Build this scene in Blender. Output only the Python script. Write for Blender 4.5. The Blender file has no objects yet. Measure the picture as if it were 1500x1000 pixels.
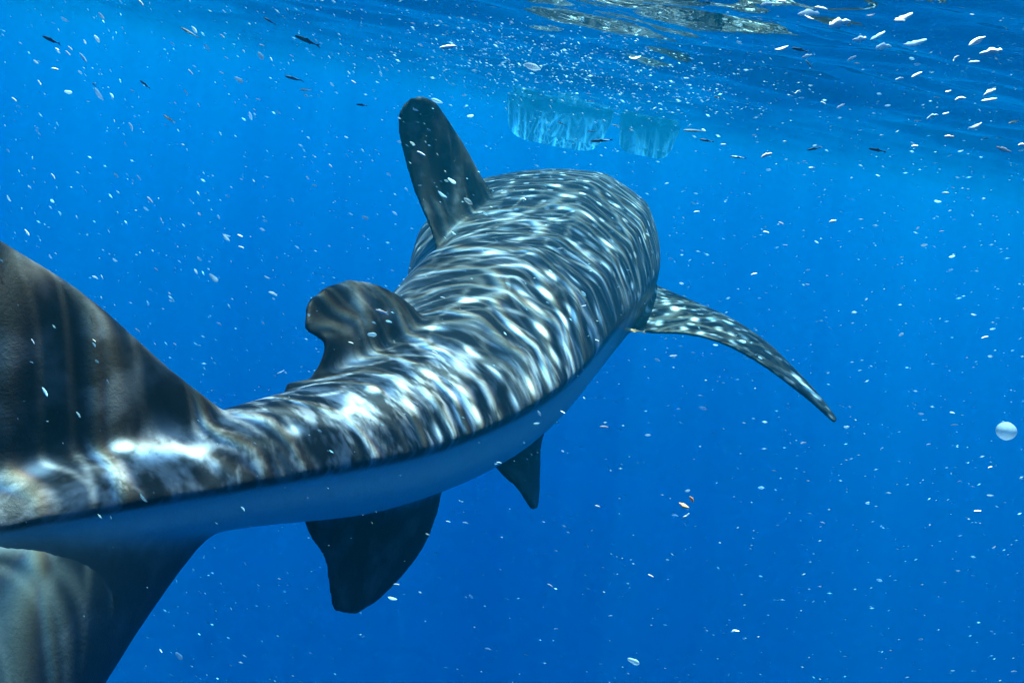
import bpy, bmesh, math, random
import numpy as np
from mathutils import Vector, Matrix, kdtree
from mathutils.bvhtree import BVHTree

random.seed(7)
rng = np.random.default_rng(11)
scene = bpy.context.scene
COL = scene.collection
rad = math.radians

# ------------------------------------------------------------------ camera
PITCH, ROLL, CAM_DEPTH, FPX = rad(14.8), rad(11.0), 0.48, 1250.0
CAM = np.array([0.0, 0.0, -CAM_DEPTH])
FWD = np.array([0.0, math.cos(PITCH), -math.sin(PITCH)])
W0 = np.array([1.0, 0.0, 0.0])
V0 = np.array([0.0, math.sin(PITCH), math.cos(PITCH)])
RGT = math.cos(ROLL) * W0 + math.sin(ROLL) * V0
UPV = -math.sin(ROLL) * W0 + math.cos(ROLL) * V0
cd = bpy.data.cameras.new("camera")
cam = bpy.data.objects.new("camera", cd)
COL.objects.link(cam)
M = Matrix(((RGT[0], UPV[0], -FWD[0], CAM[0]),
            (RGT[1], UPV[1], -FWD[1], CAM[1]),
            (RGT[2], UPV[2], -FWD[2], CAM[2]),
            (0, 0, 0, 1)))
cam.matrix_world = M
cd.sensor_width = 36.0
cd.lens = 36.0 * FPX / 1500.0
cd.clip_start = 0.02
cd.clip_end = 1000.0
scene.camera = cam


def c2w(p):
    """camera frame (right, up, forward) in metres -> world"""
    p = np.asarray(p, float)
    return CAM + p[..., 0:1] * RGT + p[..., 1:2] * UPV + p[..., 2:3] * FWD


def pxc(x, y, d):
    """photo pixel (1500 wide) at distance d -> camera frame"""
    return np.array([(x - 750.0) / FPX * d, (500.0 - y) / FPX * d, d])


def px(x, y, d):
    return c2w(pxc(x, y, d))


# ------------------------------------------------------------------ sky, sun, exposure
LIGHT_DIR = -0.10 * RGT - 0.92 * UPV + 0.03 * FWD          # the way the sunlight travels
LIGHT_DIR = LIGHT_DIR / np.linalg.norm(LIGHT_DIR)
to_sun = -LIGHT_DIR
SUN_EL = math.asin(to_sun[2])
SUN_AZ = math.atan2(to_sun[0], to_sun[1])
world = bpy.data.worlds.new("World")
scene.world = world
world.use_nodes = True
wn = world.node_tree
for n in list(wn.nodes):
    wn.nodes.remove(n)
wo = wn.nodes.new("ShaderNodeOutputWorld")
bg = wn.nodes.new("ShaderNodeBackground")
sky = wn.nodes.new("ShaderNodeTexSky")
sky.sky_type = 'NISHITA'
sky.sun_disc = False
sky.sun_elevation = SUN_EL
sky.sun_rotation = SUN_AZ
bg.inputs["Strength"].default_value = 0.12
wn.links.new(sky.outputs[0], bg.inputs["Color"])
wn.links.new(bg.outputs[0], wo.inputs["Surface"])

sl = bpy.data.lights.new("sun", 'SUN')
sl.energy = 5.0
sl.angle = rad(0.5)
sl.color = (1.0, 0.97, 0.92)
so = bpy.data.objects.new("sun", sl)
COL.objects.link(so)
so.rotation_euler = Vector(LIGHT_DIR).to_track_quat('-Z', 'Y').to_euler()
so.location = (0, 0, 20)

vs = scene.view_settings
vs.view_transform = 'Standard'
vs.look = 'None'
vs.gamma = 1.0
vs.exposure = 1.97
vs.use_curve_mapping = False
cy = scene.cycles
cy.use_denoising = True
cy.max_bounces = 8
cy.diffuse_bounces = 3
cy.glossy_bounces = 3
cy.volume_bounces = 1
cy.transparent_max_bounces = 24
cy.sample_clamp_indirect = 4.0


# ------------------------------------------------------------------ helpers
def tag(o, label=None, cat=None, group=None, kind=None):
    if label: o["label"] = label
    if cat: o["category"] = cat
    if group: o["group"] = group
    if kind: o["kind"] = kind
    return o


def mesh_obj(name, verts, faces, mat, smooth=True):
    me = bpy.data.meshes.new(name)
    me.from_pydata([tuple(v) for v in verts], [], [tuple(f) for f in faces])
    me.update()
    if smooth:
        me.polygons.foreach_set("use_smooth", [True] * len(me.polygons))
    if mat: me.materials.append(mat)
    o = bpy.data.objects.new(name, me)
    COL.objects.link(o)
    return o


class NT:
    """small node-building helper"""
    def __init__(self, name):
        self.mat = bpy.data.materials.new(name)
        self.mat.use_nodes = True
        self.t = self.mat.node_tree
        for n in list(self.t.nodes): self.t.nodes.remove(n)
        self.out = self.t.nodes.new("ShaderNodeOutputMaterial")

    def n(self, kind, **kw):
        nd = self.t.nodes.new("ShaderNode" + kind)
        for k, v in kw.items(): setattr(nd, k, v)
        return nd

    def put(self, sock, v):
        if isinstance(v, bpy.types.NodeSocket): self.t.links.new(v, sock)
        elif v is not None: sock.default_value = v

    def math(self, op, a, b=None, c=None, clamp=False):
        nd = self.n("Math", operation=op, use_clamp=clamp)
        self.put(nd.inputs[0], a)
        if b is not None: self.put(nd.inputs[1], b)
        if c is not None: self.put(nd.inputs[2], c)
        return nd.outputs[0]

    def xyz(self, x, y, z=0.0):
        nd = self.n("CombineXYZ")
        for i, v in enumerate((x, y, z)): self.put(nd.inputs[i], v)
        return nd.outputs[0]

    def attr(self, name):
        nd = self.n("Attribute", attribute_name=name)
        return nd.outputs["Fac"]

    def noise(self, vec, scale=1.0, detail=2.0, rough=0.5, dist=0.0):
        nd = self.n("TexNoise")
        self.put(nd.inputs["Vector"], vec)
        nd.inputs["Scale"].default_value = scale
        nd.inputs["Detail"].default_value = detail
        nd.inputs["Roughness"].default_value = rough
        nd.inputs["Distortion"].default_value = dist
        return nd.outputs["Fac"]

    def smooth(self, v, a, b, lo=0.0, hi=1.0):
        nd = self.n("MapRange", interpolation_type='SMOOTHSTEP')
        self.put(nd.inputs["Value"], v)
        for k, q in (("From Min", a), ("From Max", b), ("To Min", lo), ("To Max", hi)):
            self.put(nd.inputs[k], q)
        return nd.outputs["Result"]

    def mix(self, f, a, b):
        nd = self.n("Mix", data_type='RGBA')
        self.put(nd.inputs["Factor"], f)
        self.put(nd.inputs["A"], a if isinstance(a, bpy.types.NodeSocket) else (*a, 1))
        self.put(nd.inputs["B"], b if isinstance(b, bpy.types.NodeSocket) else (*b, 1))
        return nd.outputs["Result"]


def plain(name, col, rough=0.6, spec=0.3, var=0.25, vscale=60.0, sss=0.0):
    m = NT(name)
    p = m.n("BsdfPrincipled")
    g = m.n("TexCoord").outputs["Object"]
    f = m.noise(g, vscale, 3)
    c = m.mix(f, tuple(x * (1 - var) for x in col), tuple(min(1, x * (1 + var)) for x in col))
    m.put(p.inputs["Base Color"], c)
    p.inputs["Roughness"].default_value = rough
    p.inputs["Specular IOR Level"].default_value = spec
    m.t.links.new(p.outputs[0], m.out.inputs["Surface"])
    return m.mat


def catmull(t, T, Y):
    """Catmull-Rom through knots (T, Y), Y of shape (n, k)"""
    T = np.asarray(T, float); Y = np.asarray(Y, float)
    m = np.zeros_like(Y)
    m[1:-1] = (Y[2:] - Y[:-2]) / (T[2:] - T[:-2])[:, None]
    m[0] = (Y[1] - Y[0]) / (T[1] - T[0]); m[-1] = (Y[-1] - Y[-2]) / (T[-1] - T[-2])
    i = np.clip(np.searchsorted(T, t) - 1, 0, len(T) - 2)
    h = (T[i + 1] - T[i]); u = ((t - T[i]) / h)[:, None]; h = h[:, None]
    return ((2*u**3 - 3*u**2 + 1) * Y[i] + (u**3 - 2*u**2 + u) * h * m[i]
            + (-2*u**3 + 3*u**2) * Y[i+1] + (u**3 - u**2) * h * m[i+1])


# ------------------------------------------------------------------ setting: water surface, seabed, water haze
def wave_height(x, y):
    r = np.random.default_rng(3)
    z = np.zeros_like(x)
    dist = np.sqrt(x*x + y*y)
    for k in range(34):
        lam = 0.10 * (1.16 ** k) if k < 20 else 0.35 * (1.14 ** (k - 20))
        ang = rad(80) + r.normal(0, 0.26)
        amp = 0.0088 * lam ** 0.95 * (1 if lam < 1.6 else (1.6 / lam) ** 1.2)
        ph = r.uniform(0, 6.28)
        kx, ky = math.cos(ang) * 6.283 / lam, math.sin(ang) * 6.283 / lam
        fade = np.clip(lam * 60 / (dist + 1) , 0, 1)
        s = np.sin(kx * x + ky * y + ph)
        z += amp * fade * (s + 0.25 * np.cos(2 * (kx * x + ky * y + ph)))
    return z


def water_material():
    m = NT("water_surface")
    pos = m.n("NewGeometry").outputs["Position"]
    sep = m.n("Separate" + "XYZ"); m.t.links.new(pos, sep.inputs[0])
    X, Y = sep.outputs[0], sep.outputs[1]
    # focused-sunlight pattern painted into the transparent colour: bright lines, split a little by colour
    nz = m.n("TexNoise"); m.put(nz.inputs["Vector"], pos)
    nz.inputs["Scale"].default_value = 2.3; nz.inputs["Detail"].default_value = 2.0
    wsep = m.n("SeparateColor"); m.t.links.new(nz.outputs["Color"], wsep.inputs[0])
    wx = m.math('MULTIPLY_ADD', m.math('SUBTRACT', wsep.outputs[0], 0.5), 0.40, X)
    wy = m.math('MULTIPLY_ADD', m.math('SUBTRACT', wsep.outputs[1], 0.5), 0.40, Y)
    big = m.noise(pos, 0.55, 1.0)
    bigm = m.smooth(big, 0.36, 0.66, 0.45, 1.35)  # broad bright and dim patches painted in to shape light shafts
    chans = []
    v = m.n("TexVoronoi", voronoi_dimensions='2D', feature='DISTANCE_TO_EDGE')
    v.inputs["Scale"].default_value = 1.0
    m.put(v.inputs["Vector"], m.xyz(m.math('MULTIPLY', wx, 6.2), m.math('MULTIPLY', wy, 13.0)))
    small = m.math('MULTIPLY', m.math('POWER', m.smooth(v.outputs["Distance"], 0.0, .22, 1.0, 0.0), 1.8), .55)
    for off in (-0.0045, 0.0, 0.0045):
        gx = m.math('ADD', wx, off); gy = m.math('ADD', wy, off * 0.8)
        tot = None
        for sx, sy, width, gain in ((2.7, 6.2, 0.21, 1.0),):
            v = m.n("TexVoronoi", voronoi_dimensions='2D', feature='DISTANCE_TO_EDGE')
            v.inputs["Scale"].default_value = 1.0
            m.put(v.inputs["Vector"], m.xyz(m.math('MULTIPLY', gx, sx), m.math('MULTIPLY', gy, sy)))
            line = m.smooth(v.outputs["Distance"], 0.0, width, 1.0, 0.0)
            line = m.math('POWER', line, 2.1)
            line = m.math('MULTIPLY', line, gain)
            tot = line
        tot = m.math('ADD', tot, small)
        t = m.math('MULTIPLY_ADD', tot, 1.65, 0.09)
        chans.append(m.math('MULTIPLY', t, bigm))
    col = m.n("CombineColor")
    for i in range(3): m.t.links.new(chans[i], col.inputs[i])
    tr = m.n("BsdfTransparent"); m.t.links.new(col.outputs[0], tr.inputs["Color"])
    gl = m.n("BsdfGlossy"); gl.inputs["Roughness"].default_value = 0.02
    bump = m.n("Bump"); bump.inputs["Strength"].default_value = 0.12; bump.inputs["Distance"].default_value = 0.01
    m.put(bump.inputs["Height"], m.noise(pos, 14.0, 3.0))
    m.t.links.new(bump.outputs[0], gl.inputs["Normal"])
    fr = m.n("Fresnel"); fr.inputs["IOR"].default_value = 1.33
    mx = m.n("MixShader")
    m.t.links.new(fr.outputs[0], mx.inputs[0])
    m.t.links.new(tr.outputs[0], mx.inputs[1])
    m.t.links.new(gl.outputs[0], mx.inputs[2])
    m.t.links.new(mx.outputs[0], m.out.inputs["Surface"])
    return m.mat


def build_water():
    n = 560
    t = np.linspace(-1, 1, n)
    g = 110 * np.sinh(6.0 * t) / math.sinh(6.0)
    gx, gy = np.meshgrid(g, g + 1.8)
    z = wave_height(gx, gy)
    V = np.stack([gx.ravel(), gy.ravel(), z.ravel()], 1)
    idx = np.arange(n * n).reshape(n, n)
    F = np.stack([idx[:-1, :-1].ravel(), idx[:-1, 1:].ravel(), idx[1:, 1:].ravel(), idx[1:, :-1].ravel()], 1)
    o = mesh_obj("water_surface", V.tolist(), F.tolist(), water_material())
    tag(o, "rippled blue underside of the sea surface overhead", "water", kind="structure")
    # deep sea floor, far below what one can see
    m = 40
    g = np.linspace(-110, 110, m)
    gx, gy = np.meshgrid(g, g)
    z = -45 + 1.5 * np.sin(gx * .09 + 1) * np.cos(gy * .07) + rng.normal(0, .15, gx.shape)
    V = np.stack([gx.ravel(), gy.ravel(), z.ravel()], 1)
    idx = np.arange(m * m).reshape(m, m)
    F = np.stack([idx[:-1, :-1].ravel(), idx[:-1, 1:].ravel(), idx[1:, 1:].ravel(), idx[1:, :-1].ravel()], 1)
    o = mesh_obj("seabed", V.tolist(), F.tolist(), plain("seabed_sand", (.3, .27, .2), .9))
    tag(o, "sandy sea floor far below in the deep blue", "seabed", kind="structure")
    # the water itself as one even volume
    hz = NT("water_volume")
    pv = hz.n("VolumePrincipled")
    pv.inputs["Color"].default_value = WATER_COLOR
    pv.inputs["Absorption Color"].default_value = WATER_ABSORB
    pv.inputs["Density"].default_value = WATER_DENSITY
    pv.inputs["Anisotropy"].default_value = WATER_G
    hz.t.links.new(pv.outputs[0], hz.out.inputs["Volume"])
    x0, x1, z0, z1 = -120, 120, -48.0, 1.6
    V = [(x, y, z) for z in (z0, z1) for y in (x0, x1) for x in (x0, x1)]
    F = [(0, 2, 3, 1), (4, 5, 7, 6), (0, 1, 5, 4), (2, 6, 7, 3), (0, 4, 6, 2), (1, 3, 7, 5)]
    o = mesh_obj("haze", V, F, hz.mat, smooth=False)
    tag(o, "blue haze of the open sea water all around", "haze", kind="stuff")


WATER_COLOR = (0.0, 0.1225, 0.1925, 1)
WATER_ABSORB = (0.0, 0.645, 0.978, 1)
WATER_DENSITY = 0.15
WATER_G = 0.66
build_water()

# ------------------------------------------------------------------ the whale shark
# stations along the body: photo x, y, distance, half width, half height up, half height down, flank ridge, squareness
ST = [
    (-330, 845, 1.36, .030, .030, .030, .00, 2.0),
    (-200, 805, 1.42, .055, .055, .055, .012, 2.0),
    (60, 742, 1.60, .115, .085, .095, .030, 2.0),
    (340, 690, 1.95, .165, .140, .130, .026, 2.0),
    (540, 640, 2.50, .260, .205, .215, .030, 2.0),
    (662, 560, 3.20, .410, .300, .330, .030, 2.05),
    (745, 470, 4.10, .520, .420, .420, .020, 2.1),
    (782, 400, 5.10, .725, .570, .480, .008, 2.2),
    (815, 365, 6.00, .700, .540, .460, .00, 2.3),
    (832, 350, 6.75, .600, .380, .340, .00, 2.4),
    (838, 345, 7.15, .430, .200, .200, .00, 2.4),
    (840, 345, 7.28, .100, .040, .040, .00, 2.2),
]


def spine():
    S = np.array(ST, float)
    C = np.array([pxc(*r[:3]) for r in ST])
    dl = np.linalg.norm(np.diff(C, axis=0), axis=1)
    T = np.concatenate([[0], np.cumsum(dl)])
    t = np.linspace(0, T[-1], 300)
    C2 = catmull(t, T, C)
    P2 = catmull(t, T, S[:, 3:])
    P2 = np.maximum(P2, np.array([.008, .008, .008, 0, 2.0]))
    # smooth centre line
    for _ in range(10):
        C2[1:-1] = .25 * C2[:-2] + .5 * C2[1:-1] + .25 * C2[2:]
    tan = np.gradient(C2, axis=0)
    tan /= np.linalg.norm(tan, axis=1)[:, None]
    up = np.array([0.0, 1.0, 0.0])
    U = up - (tan @ up)[:, None] * tan
    U /= np.linalg.norm(U, axis=1)[:, None]
    # right-hand side of the swimming animal in the (right, up, forward) frame
    R = np.cross(U, tan)
    R /= np.linalg.norm(R, axis=1)[:, None]
    s = np.concatenate([[0], np.cumsum(np.linalg.norm(np.diff(C2, axis=0), axis=1))])
    return C2, tan, U, R, P2, s


SP_C, SP_T, SP_U, SP_R, SP_P, SP_S = spine()


def body_shell():
    n = 144
    th = np.linspace(0, 2 * math.pi, n, endpoint=False)
    V = []
    crest = np.interp(3.72, SP_C[:, 2], SP_S)
    for C, U, R, P, s_ in zip(SP_C, SP_U, SP_R, SP_P, SP_S):
        # a fold across the back where the body bends, just behind the first dorsal
        q = s_ - crest
        hump = .085 * (math.exp(-(q / .6) ** 2) if q < 0 else math.exp(-(q / .15) ** 2))
        a, bu, bd, rg, ex = P
        sn, cs = np.sin(th), np.cos(th)
        x = a * np.sign(sn) * np.abs(sn) ** (2 / ex)
        b = np.where(cs > 0, bu, bd)
        y = b * np.sign(cs) * np.abs(cs) ** (2 / ex)
        y = y + hump * np.clip(cs, 0, 1) ** 1.2
        # flank ridge: a shelf above, an undercut below
        d = np.degrees(np.abs(np.where(th > math.pi, th - 2 * math.pi, th)))
        above = np.exp(-np.clip(90 - d, 0, None) / 16.0)
        below = np.exp(-np.clip(d - 90, 0, None) / 4.0)
        k = rg * np.where(d <= 90, above, below)
        under = -rg * 0.5 * np.exp(-((d - 106) / 12.0) ** 2)
        x = x + np.sign(sn) * (k + under)
        # two low keels higher on the back
        for kd, ka in ((27, .026), (60, .022)):
            bump = a * ka * np.exp(-(np.abs(d - kd) / 7.0) ** 1.5)
            x = x + np.sign(sn) * bump * math.sin(rad(kd))
            y = y + bump * math.cos(rad(kd))
        V.append(C + x[:, None] * R + y[:, None] * U)
    V = np.concatenate(V)
    m = len(SP_C)
    idx = np.arange(m * n).reshape(m, n)
    nx = np.roll(idx, -1, axis=1)
    F = np.stack([idx[:-1].ravel(), nx[:-1].ravel(), nx[1:].ravel(), idx[1:].ravel()], 1).tolist()
    F.append(idx[0][::-1].tolist()); F.append(idx[-1].tolist())
    return V, F


def fin_shell(ribs, nr=46, nc=26, tmin=.024):
    """ribs: [(lead px, py, d), (trail px, py, d), max thickness]; lofted as a foil"""
    A = np.array([np.concatenate([pxc(*l), pxc(*t), [w]]) for l, t, w in ribs])
    k = np.arange(len(ribs), dtype=float)
    u = np.linspace(0, k[-1], nr)
    Q = catmull(u, k, A)
    L, T, Wd = Q[:, :3], Q[:, 3:6], Q[:, 6]
    span = np.gradient((L + T) / 2, axis=0)
    c = np.linspace(0, 1, nc)
    prof = 5 * (.2969 * np.sqrt(c) - .126 * c - .3516 * c**2 + .2843 * c**3 - .1036 * c**4)
    prof = prof / prof.max()
    V = []
    for i in range(nr):
        ch = T[i] - L[i]
        nrm = np.cross(ch, span[i]); nrm /= np.linalg.norm(nrm) + 1e-9
        h = 0.5 * np.maximum(prof * Wd[i], tmin * np.minimum(1, np.minimum(c * 8 + .35, (1 - c) * 8 + .85)))
        pts = L[i] + c[:, None] * ch
        V.append(np.concatenate([pts + h[:, None] * nrm, (pts - h[:, None] * nrm)[::-1]]))
    V = np.concatenate(V)
    n = 2 * nc
    idx = np.arange(nr * n).reshape(nr, n)
    nx = np.roll(idx, -1, axis=1)
    F = np.stack([idx[:-1].ravel(), nx[:-1].ravel(), nx[1:].ravel(), idx[1:].ravel()], 1).tolist()
    for row, flip in ((idx[0], True), (idx[-1], False)):
        for j in range(nc - 1):
            q = [row[j], row[j + 1], row[n - 2 - j], row[n - 1 - j]]
            F.append([int(x) for x in (q[::-1] if flip else q)])
    return V, F


FINS = {
    # tall upper tail lobe, broadside to us at the left
    1: [((400, 668, 2.02), (-230, 800, 1.40), .17), ((338, 608, 1.93), (-235, 720, 1.38), .13),
        ((252, 540, 1.83), (-262, 610, 1.34), .10), ((128, 432, 1.70), (-300, 480, 1.30), .085),
        ((0, 352, 1.58), (-330, 360, 1.27), .07), ((-150, 266, 1.46), (-352, 250, 1.25), .05),
        ((-310, 180, 1.30), (-365, 170, 1.24), .03)],
    # lower tail lobe, curling toward us as it goes down
    2: [((370, 735, 1.98), (-200, 800, 1.40), .13), ((318, 778, 1.90), (-190, 860, 1.28), .10),
        ((262, 838, 1.82), (-160, 930, 1.22), .085), ((205, 915, 1.74), (-120, 1010, 1.20), .07),
        ((150, 1000, 1.66), (-70, 1090, 1.20), .055), ((90, 1090, 1.56), (-20, 1160, 1.20), .04),
        ((40, 1180, 1.45), (10, 1200, 1.22), .025)],
    # second dorsal
    3: [((655, 515, 3.02), (425, 580, 2.36), .12), ((632, 482, 2.98), (452, 556, 2.42), .085),
        ((606, 450, 2.93), (473, 522, 2.45), .06), ((580, 430, 2.88), (475, 499, 2.46), .05),
        ((552, 416, 2.82), (449, 486, 2.45), .045), ((515, 409, 2.74), (446, 462, 2.46), .04),
        ((478, 418, 2.62), (452, 438, 2.50), .03)],
    # first dorsal
    4: [((800, 395, 4.98), (655, 430, 4.02), .20), ((760, 345, 4.82), (645, 385, 4.10), .17),
        ((728, 300, 4.68), (630, 335, 4.14), .13), ((705, 262, 4.57), (609, 285, 4.16), .11),
        ((680, 215, 4.46), (594, 238, 4.15), .095), ((654, 174, 4.37), (583, 185, 4.13), .08),
        ((640, 152, 4.30), (589, 157, 4.12), .06), ((622, 141, 4.22), (604, 142, 4.14), .04)],
    # anal fin
    5: [((650, 690, 2.92), (440, 745, 2.36), .09), ((640, 752, 2.93), (452, 782, 2.38), .06),
        ((622, 798, 2.88), (474, 815, 2.41), .05), ((590, 842, 2.80), (480, 845, 2.43), .04),
        ((552, 880, 2.70), (484, 872, 2.44), .035), ((520, 901, 2.58), (490, 897, 2.45), .028)],
    # right pelvic fin
    6: [((800, 615, 3.75), (722, 680, 3.25), .08), ((792, 645, 3.72), (738, 698, 3.27), .05),
        ((790, 680, 3.66), (756, 712, 3.30), .04), ((789, 715, 3.58), (770, 731, 3.33), .03),
        ((787, 745, 3.48), (780, 747, 3.36), .02)],
    # right pectoral
    7: [((885, 405, 5.75), (880, 470, 4.75), .22), ((922, 410, 5.70), (915, 482, 4.72), .17),
        ((962, 424, 5.55), (952, 487, 4.62), .13), ((1015, 446, 5.35), (1006, 489, 4.50), .10),
        ((1068, 470, 5.10), (1058, 502, 4.38), .085), ((1118, 502, 4.85), (1108, 528, 4.28), .07),
        ((1160, 540, 4.60), (1150, 557, 4.20), .05), ((1198, 580, 4.40), (1192, 590, 4.15), .035),
        ((1226, 616, 4.22), (1224, 619, 4.12), .022)],
    # free rear tip of the second dorsal
    10: [((480, 545, 2.47), (480, 578, 2.44), .06), ((450, 555, 2.41), (450, 574, 2.39), .045),
         ((417, 559, 2.34), (416, 569, 2.33), .032)],
    # left pectoral, hidden behind the body
    8: [((660, 420, 5.6), (650, 440, 4.95), .2), ((640, 470, 5.5), (632, 490, 4.85), .13),
        ((622, 540, 5.3), (615, 555, 4.8), .09), ((606, 600, 5.1), (600, 612, 4.75), .06),
        ((596, 640, 4.9), (594, 646, 4.7), .03)],
    # left pelvic, hidden behind the body
    9: [((640, 600, 4.0), (610, 600, 3.4), .08), ((632, 625, 3.95), (606, 622, 3.42), .05),
        ((622, 650, 3.8), (604, 645, 3.45), .03)],
}


def build_shark():
    VS, FS, ID = [], [], []
    off = 0
    parts = [body_shell()] + [fin_shell(FINS[k]) for k in sorted(FINS)]
    for pid, (V, F) in enumerate(parts):
        VS.append(c2w(V)); FS += [[i + off for i in f] for f in F]
        ID += [pid] * len(V); off += len(V)
    V = np.concatenate(VS); ID = np.array(ID)
    me = bpy.data.meshes.new("shark_cage")
    me.from_pydata(V.tolist(), [], FS); me.update()
    bm = bmesh.new(); bm.from_mesh(me)
    # every shell outward
    bmesh.ops.recalc_face_normals(bm, faces=bm.faces)
    bm.to_mesh(me); bm.free()
    tmp = bpy.data.objects.new("shark_cage", me); COL.objects.link(tmp)
    md = tmp.modifiers.new("remesh", 'REMESH'); md.mode = 'VOXEL'; md.voxel_size = 0.0115; md.adaptivity = 0
    dg = bpy.context.evaluated_depsgraph_get()
    me2 = bpy.data.meshes.new_from_object(tmp.evaluated_get(dg))
    bpy.data.objects.remove(tmp)
    me2.name = "whale_shark"
    n = len(me2.vertices)
    P = np.empty(n * 3); me2.vertices.foreach_get("co", P); P = P.reshape(-1, 3)
    ne = len(me2.edges)
    E = np.empty(ne * 2, dtype=np.int64); me2.edges.foreach_get("vertices", E); E = E.reshape(-1, 2)
    deg = np.bincount(E.ravel(), minlength=n).astype(float)

    def relax(X, it, f):
        for _ in range(it):
            acc = np.zeros_like(X)
            if X.ndim == 1:
                acc = np.bincount(E[:, 0], X[E[:, 1]], n) + np.bincount(E[:, 1], X[E[:, 0]], n)
                X = X + f * (acc / deg - X)
            else:
                for k in range(X.shape[1]):
                    acc[:, k] = np.bincount(E[:, 0], X[E[:, 1], k], n) + np.bincount(E[:, 1], X[E[:, 0], k], n)
                X = X + f * (acc / deg[:, None] - X)
        return X
    P = relax(P, 8, .5)
    me2.vertices.foreach_set("co", P.ravel()); me2.update()
    # which shell each skin vertex came from
    kd = kdtree.KDTree(len(V))
    for i, v in enumerate(V.tolist()): kd.insert(v, i)
    kd.balance()
    near = np.fromiter((kd.find(p)[1] for p in P.tolist()), dtype=np.int64, count=n)
    part = ID[near]
    # coordinates along and round the body
    C = c2w(SP_C)
    Rw = SP_R[:, 0:1] * RGT + SP_R[:, 1:2] * UPV + SP_R[:, 2:3] * FWD
    Uw = SP_U[:, 0:1] * RGT + SP_U[:, 1:2] * UPV + SP_U[:, 2:3] * FWD
    Tw = SP_T[:, 0:1] * RGT + SP_T[:, 1:2] * UPV + SP_T[:, 2:3] * FWD
    si = np.empty(n, dtype=np.int64)
    for a in range(0, n, 20000):
        d = ((P[a:a+20000, None, :] - C[None]) ** 2).sum(2)
        si[a:a+20000] = d.argmin(1)
    dlt = P - C[si]
    sv = SP_S[si] + (dlt * Tw[si]).sum(1)
    rx, uy = (dlt * Rw[si]).sum(1), (dlt * Uw[si]).sum(1)
    an = np.arctan2(rx, uy)
    # stripes get closer together toward the head
    fr = np.interp(SP_S, [0, 1.5, 3.2, 4.6, 7], [9.0, 8.0, 10.0, 15.0, 17.0])
    cum = np.concatenate([[0], np.cumsum(.5 * (fr[1:] + fr[:-1]) * np.diff(SP_S))])
    sw = np.interp(sv, SP_S, cum)
    fin = (part > 0).astype(float)
    fin = relax(fin, 30, .6)
    ang = np.degrees(np.abs(an))
    belly = np.clip((ang - 93.5) / 3.5, 0, 1)
    front = np.interp(sv, [2.9, 3.7], [0, 1])
    belly = belly * (1 - front) + front * np.clip((ang - 122) / 20.0, 0, 1)
    dark_fin = np.isin(part, [5, 6, 9]).astype(float)
    dark_fin = relax(dark_fin, 6, .6)
    pect = relax(np.isin(part, [7, 8]).astype(float), 8, .6)
    tail = relax(np.isin(part, [1, 2]).astype(float), 14, .6)
    lobe = relax((part == 2).astype(float), 14, .6)
    belly = np.where(part == 1, 0, belly)
    belly = np.where(np.isin(part, [3, 4, 7, 8, 10]), 0, belly)
    belly = relax(belly, 1, .5)
    # pale spots one can make out on the skin, plus a painted highlight at the pectoral tip, each put where the photo shows it
    vis = BVHTree.FromPolygons([tuple(p) for p in P.tolist()], [tuple(q.vertices) for q in me2.polygons])
    spot = np.zeros(n)
    camv = Vector(CAM)
    adj = None
    def add(x, y, r1, r2, w=1.0):
        nonlocal spot
        d = Vector(RGT * (x - 750) / FPX + UPV * (500 - y) / FPX + FWD).normalized()
        hit, nr, fi, dist = vis.ray_cast(camv, d)
        if hit is None: return
        h = np.array(hit)
        j = int(((C - h) ** 2).sum(1).argmin())
        ax1 = Tw[j]; nn = np.array(nr)
        ax1 = ax1 - nn * (ax1 @ nn); ax1 /= np.linalg.norm(ax1)
        ax2 = np.cross(nn, ax1)
        k = dist / FPX
        m = np.abs(P - h).max(1) < 3 * max(r1, r2) * k
        q = P[m] - h
        e = ((q @ ax1) / (r1 * k)) ** 2 + ((q @ ax2) / (r2 * k)) ** 2 + ((q @ nn) / (2 * r2 * k)) ** 2
        spot[m] = np.maximum(spot[m], w * np.exp(-.9 * e))
    for x, y in [(545, 240), (655, 345), (520, 305), (470, 360), (570, 485), (665, 490), (748, 487), (560, 550),
                 (660, 665), (578, 680), (745, 607), (455, 655), (420, 745), (360, 808), (265, 935),
                 (525, 895), (660, 960), (568, 845), (705, 865), (250, 335), (280, 252), (350, 240), (310, 130),
                 (485, 185), (345, 540), (155, 330), (215, 410), (470, 515), (830, 640), (790, 285), (600, 430)]:
        add(680 + x * .28, 220 + y * .28, 4.5, 9)
    for x, y in [(590, 520), (495, 735), (290, 840), (690, 675), (780, 595), (850, 520), (905, 440), (940, 370),
                 (955, 250), (990, 205), (850, 100), (790, 165), (690, 295), (285, 290), (460, 405), (155, 695),
                 (255, 535), (435, 140), (1130, 215), (720, 88), (840, 300), (380, 640)]:
        add(560 + x * .28, 400 + y * .28, 6, 12)
    for x, y, r in [(57, 688, 12), (182, 653, 8), (293, 659, 9), (433, 629, 9), (510, 600, 7), (545, 570, 7)]:
        add(x, y, r * 1.3, r * .9)
    for x, y in [(325, 213), (520, 268), (435, 348), (570, 378), (635, 330), (830, 405), (840, 455), (905, 430),
                 (285, 145), (415, 172), (765, 380), (820, 350), (365, 270), (470, 235), (720, 330), (660, 400)]:
        add(850 + x * .2667, 380 + y * .2667, 7, 4)
    for q in range(9):  # white highlight along the pectoral tip, painted into the skin colour
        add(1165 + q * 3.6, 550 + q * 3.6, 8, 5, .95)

    def put(name, arr):
        at = me2.attributes.new(name, 'FLOAT', 'POINT')
        at.data.foreach_set("value", np.asarray(arr, dtype=np.float32))
    put("along", sv); put("stripe", sw); put("round", an); put("fin", fin); put("belly", belly)
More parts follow.
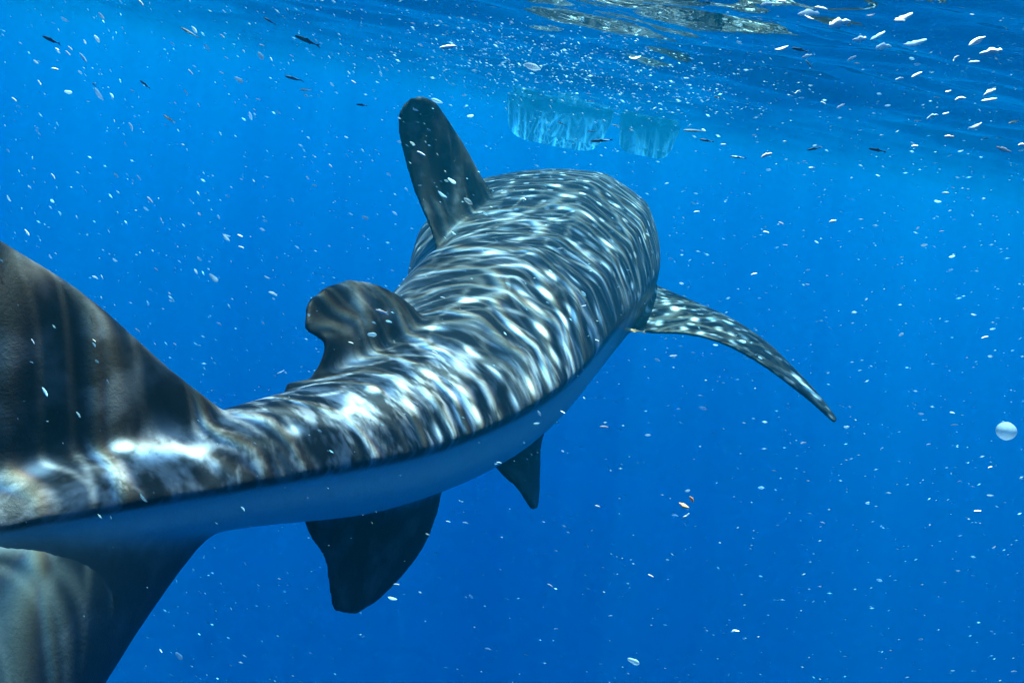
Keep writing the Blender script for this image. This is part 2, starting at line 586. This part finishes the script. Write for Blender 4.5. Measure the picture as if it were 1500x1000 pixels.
    put("darkfin", dark_fin); put("pect", pect); put("tail", tail); put("spot", spot); put("lobe", lobe)
    me2.polygons.foreach_set("use_smooth", [True] * len(me2.polygons))
    me2.materials.clear(); me2.materials.append(shark_material())
    o = bpy.data.objects.new("whale_shark", me2)
    COL.objects.link(o)
    tag(o, "huge dark grey whale shark with pale spots and stripes swimming just under the surface", "shark")
    return o, vis


def shark_material():
    m = NT("whale_shark_skin")
    obj = m.n("TexCoord").outputs["Object"]
    sw, an, al = m.attr("stripe"), m.attr("round"), m.attr("along")
    wob = m.noise(obj, 2.6, 2.0)
    sw2 = m.math('MULTIPLY_ADD', m.math('SUBTRACT', wob, .5), 1.5, sw)
    head = m.smooth(al, 2.8, 4.1)
    fine0 = m.noise(m.xyz(m.math('MULTIPLY', sw2, 3.4), m.math('MULTIPLY', an, 2.2), 5.0), 1.0, 4.0, .65, .2)
    # broad pale bars across the back
    bars = m.noise(m.xyz(m.math('MULTIPLY', sw2, .7), m.math('MULTIPLY', an, .75), 3.0), 1.0, 4.0, .6, .2)
    bars = m.math('MULTIPLY', m.smooth(bars, .50, .64), m.smooth(fine0, .30, .55, .35, 1.0))
    # fine streaks
    fine = m.noise(m.xyz(m.math('MULTIPLY', sw2, 2.4), m.math('MULTIPLY', an, 1.8), 9.0), 1.0, 3.0, .6, .2)
    finer = m.smooth(fine, .48, .66)
    # thin wavy lines of the shoulders and head
    wv = m.n("TexWave", wave_type='BANDS', bands_direction='X')
    m.put(wv.inputs["Vector"], m.xyz(m.math('MULTIPLY', sw2, .30), m.math('MULTIPLY', an, .16), 0.0))
    wv.inputs["Scale"].default_value = 1.0
    wv.inputs["Distortion"].default_value = 2.2
    wv.inputs["Detail"].default_value = 2.0
    wv.inputs["Detail Scale"].default_value = 1.6
    lines = m.math('MULTIPLY', m.smooth(wv.outputs["Fac"], .66, .98), m.smooth(fine, .3, .62))
    rear = m.math('MAXIMUM', m.math('MULTIPLY', bars, .85), m.math('MULTIPLY', finer, .45))
    frnt = m.math('MAXIMUM', m.math('MULTIPLY', lines, .36), m.math('MULTIPLY', finer, .09))
    pat = m.math('ADD', m.math('MULTIPLY', rear, m.math('SUBTRACT', 1.0, head)), m.math('MULTIPLY', frnt, head))
    pat = m.math('MULTIPLY', pat, m.smooth(m.noise(obj, 2.1, 2.0), .36, .6, .35, 1.0))
    # spots in loose rows
    vo = m.n("TexVoronoi", voronoi_dimensions='2D', feature='F1')
    vo.inputs["Randomness"].default_value = .55
    m.put(vo.inputs["Vector"], m.xyz(m.math('MULTIPLY', sw, .55), m.math('MULTIPLY', an, 4.2), 0.0))
    vo.inputs["Scale"].default_value = 1.0
    dots = m.math('MULTIPLY', m.smooth(vo.outputs["Distance"], .06, .17, 1, 0), m.math('MULTIPLY', head, .75))
    fin = m.math('POWER', m.attr("fin"), 1.6); pect = m.attr("pect")
    body = m.math('SUBTRACT', 1.0, fin)
    pat = m.math('MULTIPLY', m.math('MAXIMUM', pat, dots), body)
    # pectoral: dense small spots
    v3 = m.n("TexVoronoi", feature='F1'); m.put(v3.inputs["Vector"], obj); v3.inputs["Scale"].default_value = 13.0
    pd = m.math('MULTIPLY', m.smooth(v3.outputs["Distance"], .16, .38, .38, 0), pect)
    pat = m.math('MAXIMUM', pat, pd)
    # other fins: faint cloudy mottling
    mot = m.math('MULTIPLY', m.smooth(m.noise(obj, 9.0, 3.0), .5, .75), m.math('MULTIPLY', fin, .12))
    pat = m.math('MAXIMUM', pat, mot)
    pat = m.math('MAXIMUM', pat, m.math('MULTIPLY', m.attr("spot"), .8), None)
    tone = m.noise(obj, 30.0, 4.0, .65)
    dark = m.mix(tone, (.009, .010, .012), (.028, .027, .028))
    brown = m.mix(tone, (.007, .006, .005), (.024, .019, .015))
    base = m.mix(fin, dark, brown)
    col = m.mix(m.math('MINIMUM', pat, 1.0), base, (.39, .40, .45))
    pale = m.mix(tone, (.23, .38, .42), (.34, .50, .54))
    bel = m.math('MULTIPLY', m.attr("belly"), m.math('SUBTRACT', 1.0, m.attr("darkfin")))
    lobe = m.attr("lobe")
    bel = m.math('MULTIPLY', bel, m.math('SUBTRACT', 1.0, m.math("MULTIPLY", lobe, .82)))
    pale = m.mix(m.math('MULTIPLY', m.attr("tail"), .7), pale, (.07, .09, .10))
    col = m.mix(bel, col, pale)
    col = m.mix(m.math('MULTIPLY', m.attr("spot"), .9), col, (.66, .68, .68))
    p = m.n("BsdfPrincipled")
    m.put(p.inputs["Base Color"], col)
    p.inputs["Roughness"].default_value = .5
    p.inputs["Specular IOR Level"].default_value = .12
    bump = m.n("Bump"); bump.inputs["Strength"].default_value = .35; bump.inputs["Distance"].default_value = .004
    m.put(bump.inputs["Height"], m.noise(obj, 120.0, 4.0, .7))
    m.t.links.new(bump.outputs[0], p.inputs["Normal"])
    m.t.links.new(p.outputs[0], m.out.inputs["Surface"])
    return m.mat


shark, shark_bvh = build_shark()


# ------------------------------------------------------------------ boats far off, half lost in the blue
def build_boat(x_px, half_w, draft, dist, label, mat, kmat):
    base = px(x_px, 190, dist)
    root = bpy.data.objects.new("boat", None); COL.objects.link(root)
    root.location = (base[0], base[1], 0.0)
    head = math.atan2(base[0] - CAM[0], base[1] - CAM[1])
    root.rotation_euler = (0, 0, -head)
    V, F = [], []
    nst, nr = 14, 17
    for i in range(nst):
        u = i / (nst - 1)
        w = half_w * (1 - u ** 3.0) + .02
        dr = draft * (1 - .55 * u ** 2.5)
        for j in range(nr):
            a = -math.pi / 2 + math.pi * j / (nr - 1)
            sx = math.copysign(abs(math.sin(a)) ** .38, a)
            V.append((w * sx * (1.0 + .05 * (abs(math.sin(a)) > .95)), 6.5 * u - .55 * (1 - u) * abs(math.cos(a)) ** .38, .75 + .25 * u - (dr + .75) * abs(math.cos(a)) ** .38))
    for i in range(nst - 1):
        for j in range(nr - 1):
            p = i * nr + j
            F.append((p, p + 1, p + nr + 1, p + nr))
    F.append(tuple(range(nr)))
    F += [(i * nr, (i + 1) * nr, (i + 1) * nr + nr - 1, i * nr + nr - 1) for i in range(nst - 1)]
    h = mesh_obj("hull", V, F, mat); h.parent = root
    k = [(-.03, .4, -draft - .03), (.03, .4, -draft - .03), (.03, 5.0, -draft * .9), (-.03, 5.0, -draft * .9),
         (-.03, .4, -draft + .2), (.03, .4, -draft + .2), (.03, 5.0, -draft * .6), (-.03, 5.0, -draft * .6)]
    kf = [(0, 3, 2, 1), (4, 5, 6, 7), (0, 1, 5, 4), (1, 2, 6, 5), (2, 3, 7, 6), (3, 0, 4, 7)]
    kk = mesh_obj("keel", k, kf, kmat, smooth=False); kk.parent = root
    tag(root, label, "boat", "boats beyond the head")


hull_mat = plain("hull_paint", (.30, .25, .36), .8, .1, .08, 2.0)
keel_mat = plain("keel_paint", (.6, .62, .64), .6, .2, .2, 4.0)
build_boat(814, 1.4, -px(814, 214, 24)[2], 24.0, "wider of two pale boat hulls faint in the blue haze beyond the shark's head", hull_mat, keel_mat)
build_boat(950, .8, -px(950, 230, 24.6)[2], 24.6, "narrower of two pale boat hulls faint in the blue haze beyond the shark's head", hull_mat, keel_mat)


# ------------------------------------------------------------------ drifting things
def flake_mesh(name, mat, seed, bend, width, thick, lobes=1, k=6):
    """a small bent flake along x, 1 long"""
    r = random.Random(seed)
    n = 9
    V, F = [], []
    for i in range(n):
        u = i / (n - 1)
        w = width * (math.sin(math.pi * min(1, u * .96 + .02)) ** .6) * (1 + r.uniform(-.25, .25))
        if lobes > 1: w *= .65 + .5 * abs(math.cos(lobes * math.pi * u))
        t = thick * (.4 + .6 * math.sin(math.pi * u))
        cx, cz = u - .5, bend * ((u - .5) ** 2 * 4 - .5) + r.uniform(-.02, .02)
        for j in range(k):
            a = 2 * math.pi * j / k
            V.append((cx, w * math.cos(a) * .5, cz + t * math.sin(a) * .5))
    for i in range(n - 1):
        for j in range(k):
            F.append((i * k + j, i * k + (j + 1) % k, (i + 1) * k + (j + 1) % k, (i + 1) * k + j))
    F.append(tuple(range(k))[::-1]); F.append(tuple((n - 1) * k + j for j in range(k)))
    me = bpy.data.meshes.new(name)
    me.from_pydata(V, [], F); me.update()
    me.polygons.foreach_set("use_smooth", [True] * len(me.polygons))
    me.materials.append(mat)
    return me


def fry_mesh(name, mat):
    """a tiny slender fish: body with forked tail and fins, 1 long along x"""
    prof = [(-.5, .012), (-.46, .05), (-.36, .085), (-.18, .105), (0, .10), (.18, .07), (.32, .035), (.38, .025)]
    V, F = [], []
    k = 8
    for x, w in prof:
        for j in range(k):
            a = 2 * math.pi * j / k
            V.append((x, .55 * w * math.cos(a), w * math.sin(a)))
    for i in range(len(prof) - 1):
        for j in range(k):
            F.append((i * k + j, i * k + (j + 1) % k, (i + 1) * k + (j + 1) % k, (i + 1) * k + j))
    F.append(tuple(range(k))[::-1]); F.append(tuple((len(prof) - 1) * k + j for j in range(k)))
    def sheet(pts, t=.008):
        b = len(V); n = len(pts)
        for sgn in (-1, 1): V.extend((x, sgn * t, z) for x, z in pts)
        F.append(tuple(range(b, b + n))); F.append(tuple(range(b + n, b + 2 * n))[::-1])
        for i in range(n): F.append((b + i, b + n + i, b + n + (i + 1) % n, b + (i + 1) % n))
    sheet([(.36, .02), (.52, .12), (.46, 0), (.52, -.12), (.36, -.02)])
    sheet([(-.1, .09), (.02, .17), (.12, .08)])
    sheet([(0, -.09), (.1, -.15), (.16, -.07)])
    me = bpy.data.meshes.new(name); me.from_pydata(V, [], F); me.update()
    me.materials.append(mat)
    return me


def flow_angle(x):
    return rad(-50 + 58 * min(1.1, max(-.1, x / 1500.0)))


def drift(name, me, x, y, d, length_px, ang, label, cat, group, r, depth_tilt=.5, sy=1.0):
    o = bpy.data.objects.new(name, me); COL.objects.link(o)
    L = length_px * d / FPX
    X = math.cos(ang) * RGT + math.sin(ang) * UPV + r.uniform(-depth_tilt, depth_tilt) * FWD
    X = X / np.linalg.norm(X)
    side = -math.sin(ang) * RGT + math.cos(ang) * UPV
    spin = r.uniform(-.7, .7)
    Z = np.cross(X, side); Z /= np.linalg.norm(Z)
    Y = np.cross(Z, X)
    Y2 = math.cos(spin) * Y + math.sin(spin) * Z
    Z2 = np.cross(X, Y2)
    P = px(x, y, d)
    P[2] = min(P[2], -.05)
    o.matrix_world = Matrix(((X[0]*L, Y2[0]*L*sy, Z2[0]*L, P[0]), (X[1]*L, Y2[1]*L*sy, Z2[1]*L, P[1]),
                             (X[2]*L, Y2[2]*L*sy, Z2[2]*L, P[2]), (0, 0, 0, 1)))
    tag(o, label, cat, group)
    return o


white = plain("plankton_white", (.80, .82, .80), .5, .4, .08, 4.0)


def jelly(name, col, clear):
    """half-clear tissue of small drifting animals"""
    m = NT(name)
    d = m.n("BsdfDiffuse"); d.inputs["Color"].default_value = (*col, 1)
    t = m.n("BsdfTranslucent"); t.inputs["Color"].default_value = (*col, 1)
    tr = m.n("BsdfTransparent")
    a = m.n("MixShader"); a.inputs[0].default_value = .4
    b = m.n("MixShader"); b.inputs[0].default_value = clear
    m.t.links.new(d.outputs[0], a.inputs[1]); m.t.links.new(t.outputs[0], a.inputs[2])
    m.t.links.new(a.outputs[0], b.inputs[1]); m.t.links.new(tr.outputs[0], b.inputs[2])
    m.t.links.new(b.outputs[0], m.out.inputs["Surface"])
    return m.mat


jelly_white = jelly("plankton_jelly", (.55, .80, .86), .4)
jelly_clear = jelly("plankton_clear", (.50, .80, .88), .7)
pale_pink = plain("flake_pink", (.72, .55, .50), .5, .4, .2, 6.0)
dark_fish = plain("fry_dark", (.035, .045, .06), .4, .5, .3, 6.0)
orange = plain("flake_orange", (.75, .33, .12), .5, .4, .25, 5.0)
FL = [flake_mesh("white_flake", white, 40 + i, b, w, t, lo) for i, (b, w, t, lo) in enumerate(
    [(.10, .34, .2, 1), (.18, .3, .18, 1), (-.12, .38, .2, 2), (.05, .28, .18, 1), (.22, .4, .2, 2)])]
PK = flake_mesh("pink_flake", pale_pink, 77, .12, .3, .12, 2)
CH = [flake_mesh("plankton_fleck", mt, 90 + i, b, w, .16, lo) for i, (b, w, lo, mt) in enumerate(
    [(.05, .22, 1, white), (.12, .26, 1, jelly_white), (-.08, .34, 1, jelly_clear), (.0, .5, 1, jelly_white)])]
FRY = fry_mesh("fish_fry", dark_fish)
r_ = random.Random(5)

# white flakes close under the surface
TOP = [(745, 14, 44), (790, 3, 26), (870, 40, 60), (905, 25, 40), (955, 70, 72), (1145, 53, 66), (1050, 45, 28), (1020, 115, 48),
       (1070, 107, 54), (1085, 138, 48), (1180, 126, 64), (1360, 122, 52), (1405, 153, 62), (1353, 182, 32),
       (1300, 172, 22), (995, 172, 28), (790, 142, 38), (865, 165, 30), (1185, 220, 34),
       (1135, 232, 24), (1277, 268, 22), (1312, 290, 34), (1400, 270, 38), (1397, 293, 42), (1230, 343, 34),
       (1270, 333, 20), (1355, 370, 42), (1180, 428, 18), (962, 312, 32), (836, 270, 18),
       (745, 455, 34), (877, 492, 22), (940, 648, 22), (1270, 565, 20), (360, 170, 34), (1495, 425, 30)]
for i, (x, y, L) in enumerate(TOP):
    d = r_.uniform(1.2, 1.9)
    drift("white_flake", FL[i % 5], 750 + x * .5, y * .5, d, L * .5, rad(14 + r_.gauss(0, 14)),
          "opaque white curled flake drifting close under the rippled sea surface", "flake", "white flakes under the surface", r_, .3)
for x, y, L in [(1280, 400, 30), (1440, 438, 44), (870, 52, 30), (1010, 186, 16)]:
    drift("pink_flake", PK, 750 + x * .5, y * .5, r_.uniform(1.3, 1.8), L * .5, rad(-4 + r_.gauss(0, 10)),
          "pinkish flake drifting among the white flakes under the surface", "flake", "pinkish flakes under the surface", r_, .3)
# small dark fish near the surface
for x, y, L, a in [(843, 146, 44, -12), (872, 190, 34, -50), (605, 286, 28, -10), (1245, 286, 20, 0), (1188, 354, 22, 5),
                   (1470, 357, 40, 18), (1390, 405, 18, 0), (1425, 405, 18, 10), (305, 368, 24, -10), (232, 296, 24, 10),
                   (145, 362, 26, -25), (235, 385, 26, 0), (262, 412, 60, 0), (535, 383, 60, -6), (662, 461, 44, -12),
                   (885, 436, 36, 8), (1070, 440, 44, -15), (570, 412, 40, -10), (-600, 120, 70, -22), (-640, 230, 60, -20)]:
    drift("small_fish", FRY, 750 + x * .5, y * .5, r_.uniform(1.7, 3.2), L * .55, rad(a),
          "tiny dark slender fish hanging in the water below the surface", "fish", "tiny dark fish near the surface", r_, .4)
for x, y, L, a in [(150, 118, 60, -25), (425, 248, 40, -38), (545, 270, 26, -45), (495, 348, 40, -35), (555, 95, 60, -30),
                   (1060, 308, 34, -8), (895, 264, 34, 0), (790, 62, 40, -30), (275, 248, 24, -40)]:
    drift("small_fish", FRY, x * .5, y * .5, r_.uniform(1.4, 2.6), L * .5, rad(a),
          "tiny dark slender fish above the shark's tail in open water", "fish", "tiny dark fish above the tail", r_, .4)
# pale flecks one can pick out
BIG = [(206, 4, 14), (149, 24, 14), (95, 29, 12), (142, 57, 14), (122, 85, 16), (53, 91, 10), (145, 138, 20), (350, 117, 14),
       (332, 85, 8), (285, 44, 14), (303, 70, 14), (382, 82, 14), (220, 293, 13), (332, 345, 12), (367, 170, 12), (535, 319, 10),
       (40, 341, 12), (192, 186, 14), (567, 102, 8), (100, 135, 12), (21, 146, 10), (332, 349, 14), (292, 379, 10), (313, 407, 16),
       (411, 545, 12), (356, 745, 9), (210, 729, 16), (262, 960, 14), (66, 574, 18), (138, 505, 9), (142, 529, 8), (115, 607, 10),
       (656, 69, 26), (640, 148, 18), (780, 98, 26), (689, 170, 10), (617, 225, 14), (648, 285, 16), (686, 295, 16), (662, 265, 14),
       (885, 625, 14), (1398, 622, 10), (1115, 714, 10), (928, 968, 18), (1485, 983, 10), (715, 950, 10), (690, 873, 9), (1088, 500, 10),
       (986, 521, 12), (963, 527, 10), (1030, 598, 14), (1240, 625, 8), (1432, 748, 10), (575, 876, 14), (855, 430, 10), (1320, 490, 10),
       (608, 590, 10), (786, 620, 10), (790, 605, 9), (545, 490, 14), (560, 457, 20), (400, 430, 14)]
def fleck_words(x, y):
    ray = Vector(RGT * (x - 750) / FPX + UPV * (500 - y) / FPX + FWD).normalized()
    if shark_bvh.ray_cast(Vector(CAM), ray)[0] is not None:
        return "pale fleck of plankton drifting right over the shark's dark skin", "plankton flecks over the shark"
    if x < 590 and y < 620:
        return "pale fleck of plankton drifting above the shark's tail and second dorsal fin", "plankton flecks above the tail"
    if x < 760 and y > 560:
        return "pale fleck of plankton drifting below the shark's belly and tail", "plankton flecks below the belly"
    if y < 235:
        return "pale fleck of plankton drifting just under the rippled surface ahead", "plankton flecks under the surface"
    if y < 610:
        return "pale fleck of plankton drifting beside the head and pectoral fin", "plankton flecks beside the head"
    return "pale fleck of plankton drifting in the deep blue below the pectoral fin", "plankton flecks in the deep blue"


for i, (x, y, L) in enumerate(BIG):
    lb, gp = fleck_words(x, y)
    drift("plankton_fleck", CH[i % 4], x, y, r_.uniform(.9, 1.5), L, flow_angle(x) + r_.gauss(0, .3),
          lb, "plankton", gp, r_, .4)
for i in range(190):
    x, y = r_.uniform(-20, 1520), r_.uniform(-10, 1000)
    if r_.random() < y / 1700: y *= .5
    drift("plankton_fleck", CH[i % 3], x, y, r_.uniform(.8, 1.9), r_.uniform(6, 10), flow_angle(x) + r_.gauss(0, .25),
          *(lambda w: (w[0], "plankton", w[1]))(fleck_words(x, y)), r_, .4)
# the odd ones
def ball_mesh(name, mat):
    bm = bmesh.new()
    bmesh.ops.create_icosphere(bm, subdivisions=3, radius=.5)
    for v in bm.verts:
        v.co *= 1 + .03 * math.sin(v.co.x * 9 + 1) * math.cos(v.co.z * 11)
    me = bpy.data.meshes.new(name); bm.to_mesh(me); bm.free()
    me.polygons.foreach_set("use_smooth", [True] * len(me.polygons))
    me.materials.append(mat)
    return me


o = drift("plankton_ball", ball_mesh("plankton_ball", jelly_white), 1474, 631, .8, 27, 0.3,
          "single round white ball of plankton hanging in empty blue water", "plankton", None, r_, .1)
for x, y, L, a in [(1002, 740, 16, -25), (1013, 731, 12, -60)]:
    drift("orange_flake", flake_mesh("orange_flake", orange, 8, .1, .4, .2, 1), x, y, 1.4, L, rad(a),
          "orange flake drifting in the deep blue below the pectoral fin", "flake", "orange flakes below the pectoral fin", r_, .3)
drift("white_flake", FL[2], 1004, 756, 1.4, 14, rad(40), "white flake drifting directly below two orange flakes", "flake", None, r_, .3)
drift("small_fish", fry_mesh("orange_fish", orange), 928, 484, 4.3, 34, rad(-8),
      "small orange fish at the rear base of the shark's pectoral fin", "fish", None, r_, .2)


# everything finer: specks past counting, spread evenly through the water
def build_specks():
    g = np.random.default_rng(21)
    n = 8000
    d = 0.7 + 5.8 * g.random(n) ** .8
    x = g.uniform(-350, 1850, n); y = g.uniform(-250, 1150, n)
    keep = g.random(n) < np.clip(1.25 - y / 1400.0, .35, 1.0)
    # more of them right under the surface ahead
    nb = 1300
    xb = g.normal(820, 170, nb); yb = 95 + (xb - 820) * .12 + g.normal(0, 32, nb); db = g.uniform(1.4, 3.5, nb)
    x = np.concatenate([x[keep], xb]); y = np.concatenate([y[keep], yb]); d = np.concatenate([d[keep], db])
    n = len(x)
    L = np.exp(g.normal(1.45, .42, n))
    L = np.clip(L, 2.0, 10) * d / FPX
    W = L * g.uniform(.13, .30, n)
    W = np.maximum(W, .7 * d / FPX)
    ang = np.array([flow_angle(v) for v in x]) + g.normal(0, .25, n)
    P = CAM + ((x - 750) / FPX * d)[:, None] * RGT + ((500 - y) / FPX * d)[:, None] * UPV + d[:, None] * FWD
    X = np.cos(ang)[:, None] * RGT + np.sin(ang)[:, None] * UPV + g.uniform(-.4, .4, n)[:, None] * FWD
    X /= np.linalg.norm(X, axis=1)[:, None]
    Y = np.cross(np.broadcast_to(FWD, X.shape), X); Y /= np.linalg.norm(Y, axis=1)[:, None]
    Z = np.cross(X, Y)
    ok = P[:, 2] < -.04
    # none inside the shark
    for i in np.nonzero(ok)[0]:
        loc, nrm, fi, dist = shark_bvh.find_nearest(P[i].tolist())
        if dist < .03 or (Vector(P[i]) - loc).dot(nrm) < 0: ok[i] = False
    P, X, Y, Z, L, W = (a[ok] for a in (P, X, Y, Z, L, W))
    n = len(P)
    L = L[:, None]; W = W[:, None]
    V = np.stack([P - X * L / 2, P + Y * W / 2, P + Z * W / 2, P - Y * W / 2, P - Z * W / 2, P + X * L / 2], 1).reshape(-1, 3)
    t = np.array([(0, 2, 1), (0, 3, 2), (0, 4, 3), (0, 1, 4), (5, 1, 2), (5, 2, 3), (5, 3, 4), (5, 4, 1)])
    F = (np.arange(n)[:, None, None] * 6 + t[None]).reshape(-1, 3)
    o = mesh_obj("plankton_specks", V.tolist(), F.tolist(), jelly_white)
    o.data.materials.append(jelly_clear)
    o.data.polygons.foreach_set("material_index", np.repeat((g.random(n) < .6).astype(np.int32), 8))
    tag(o, "countless fine pale specks of plankton suspended all through the water", "plankton", kind="stuff")


build_specks()
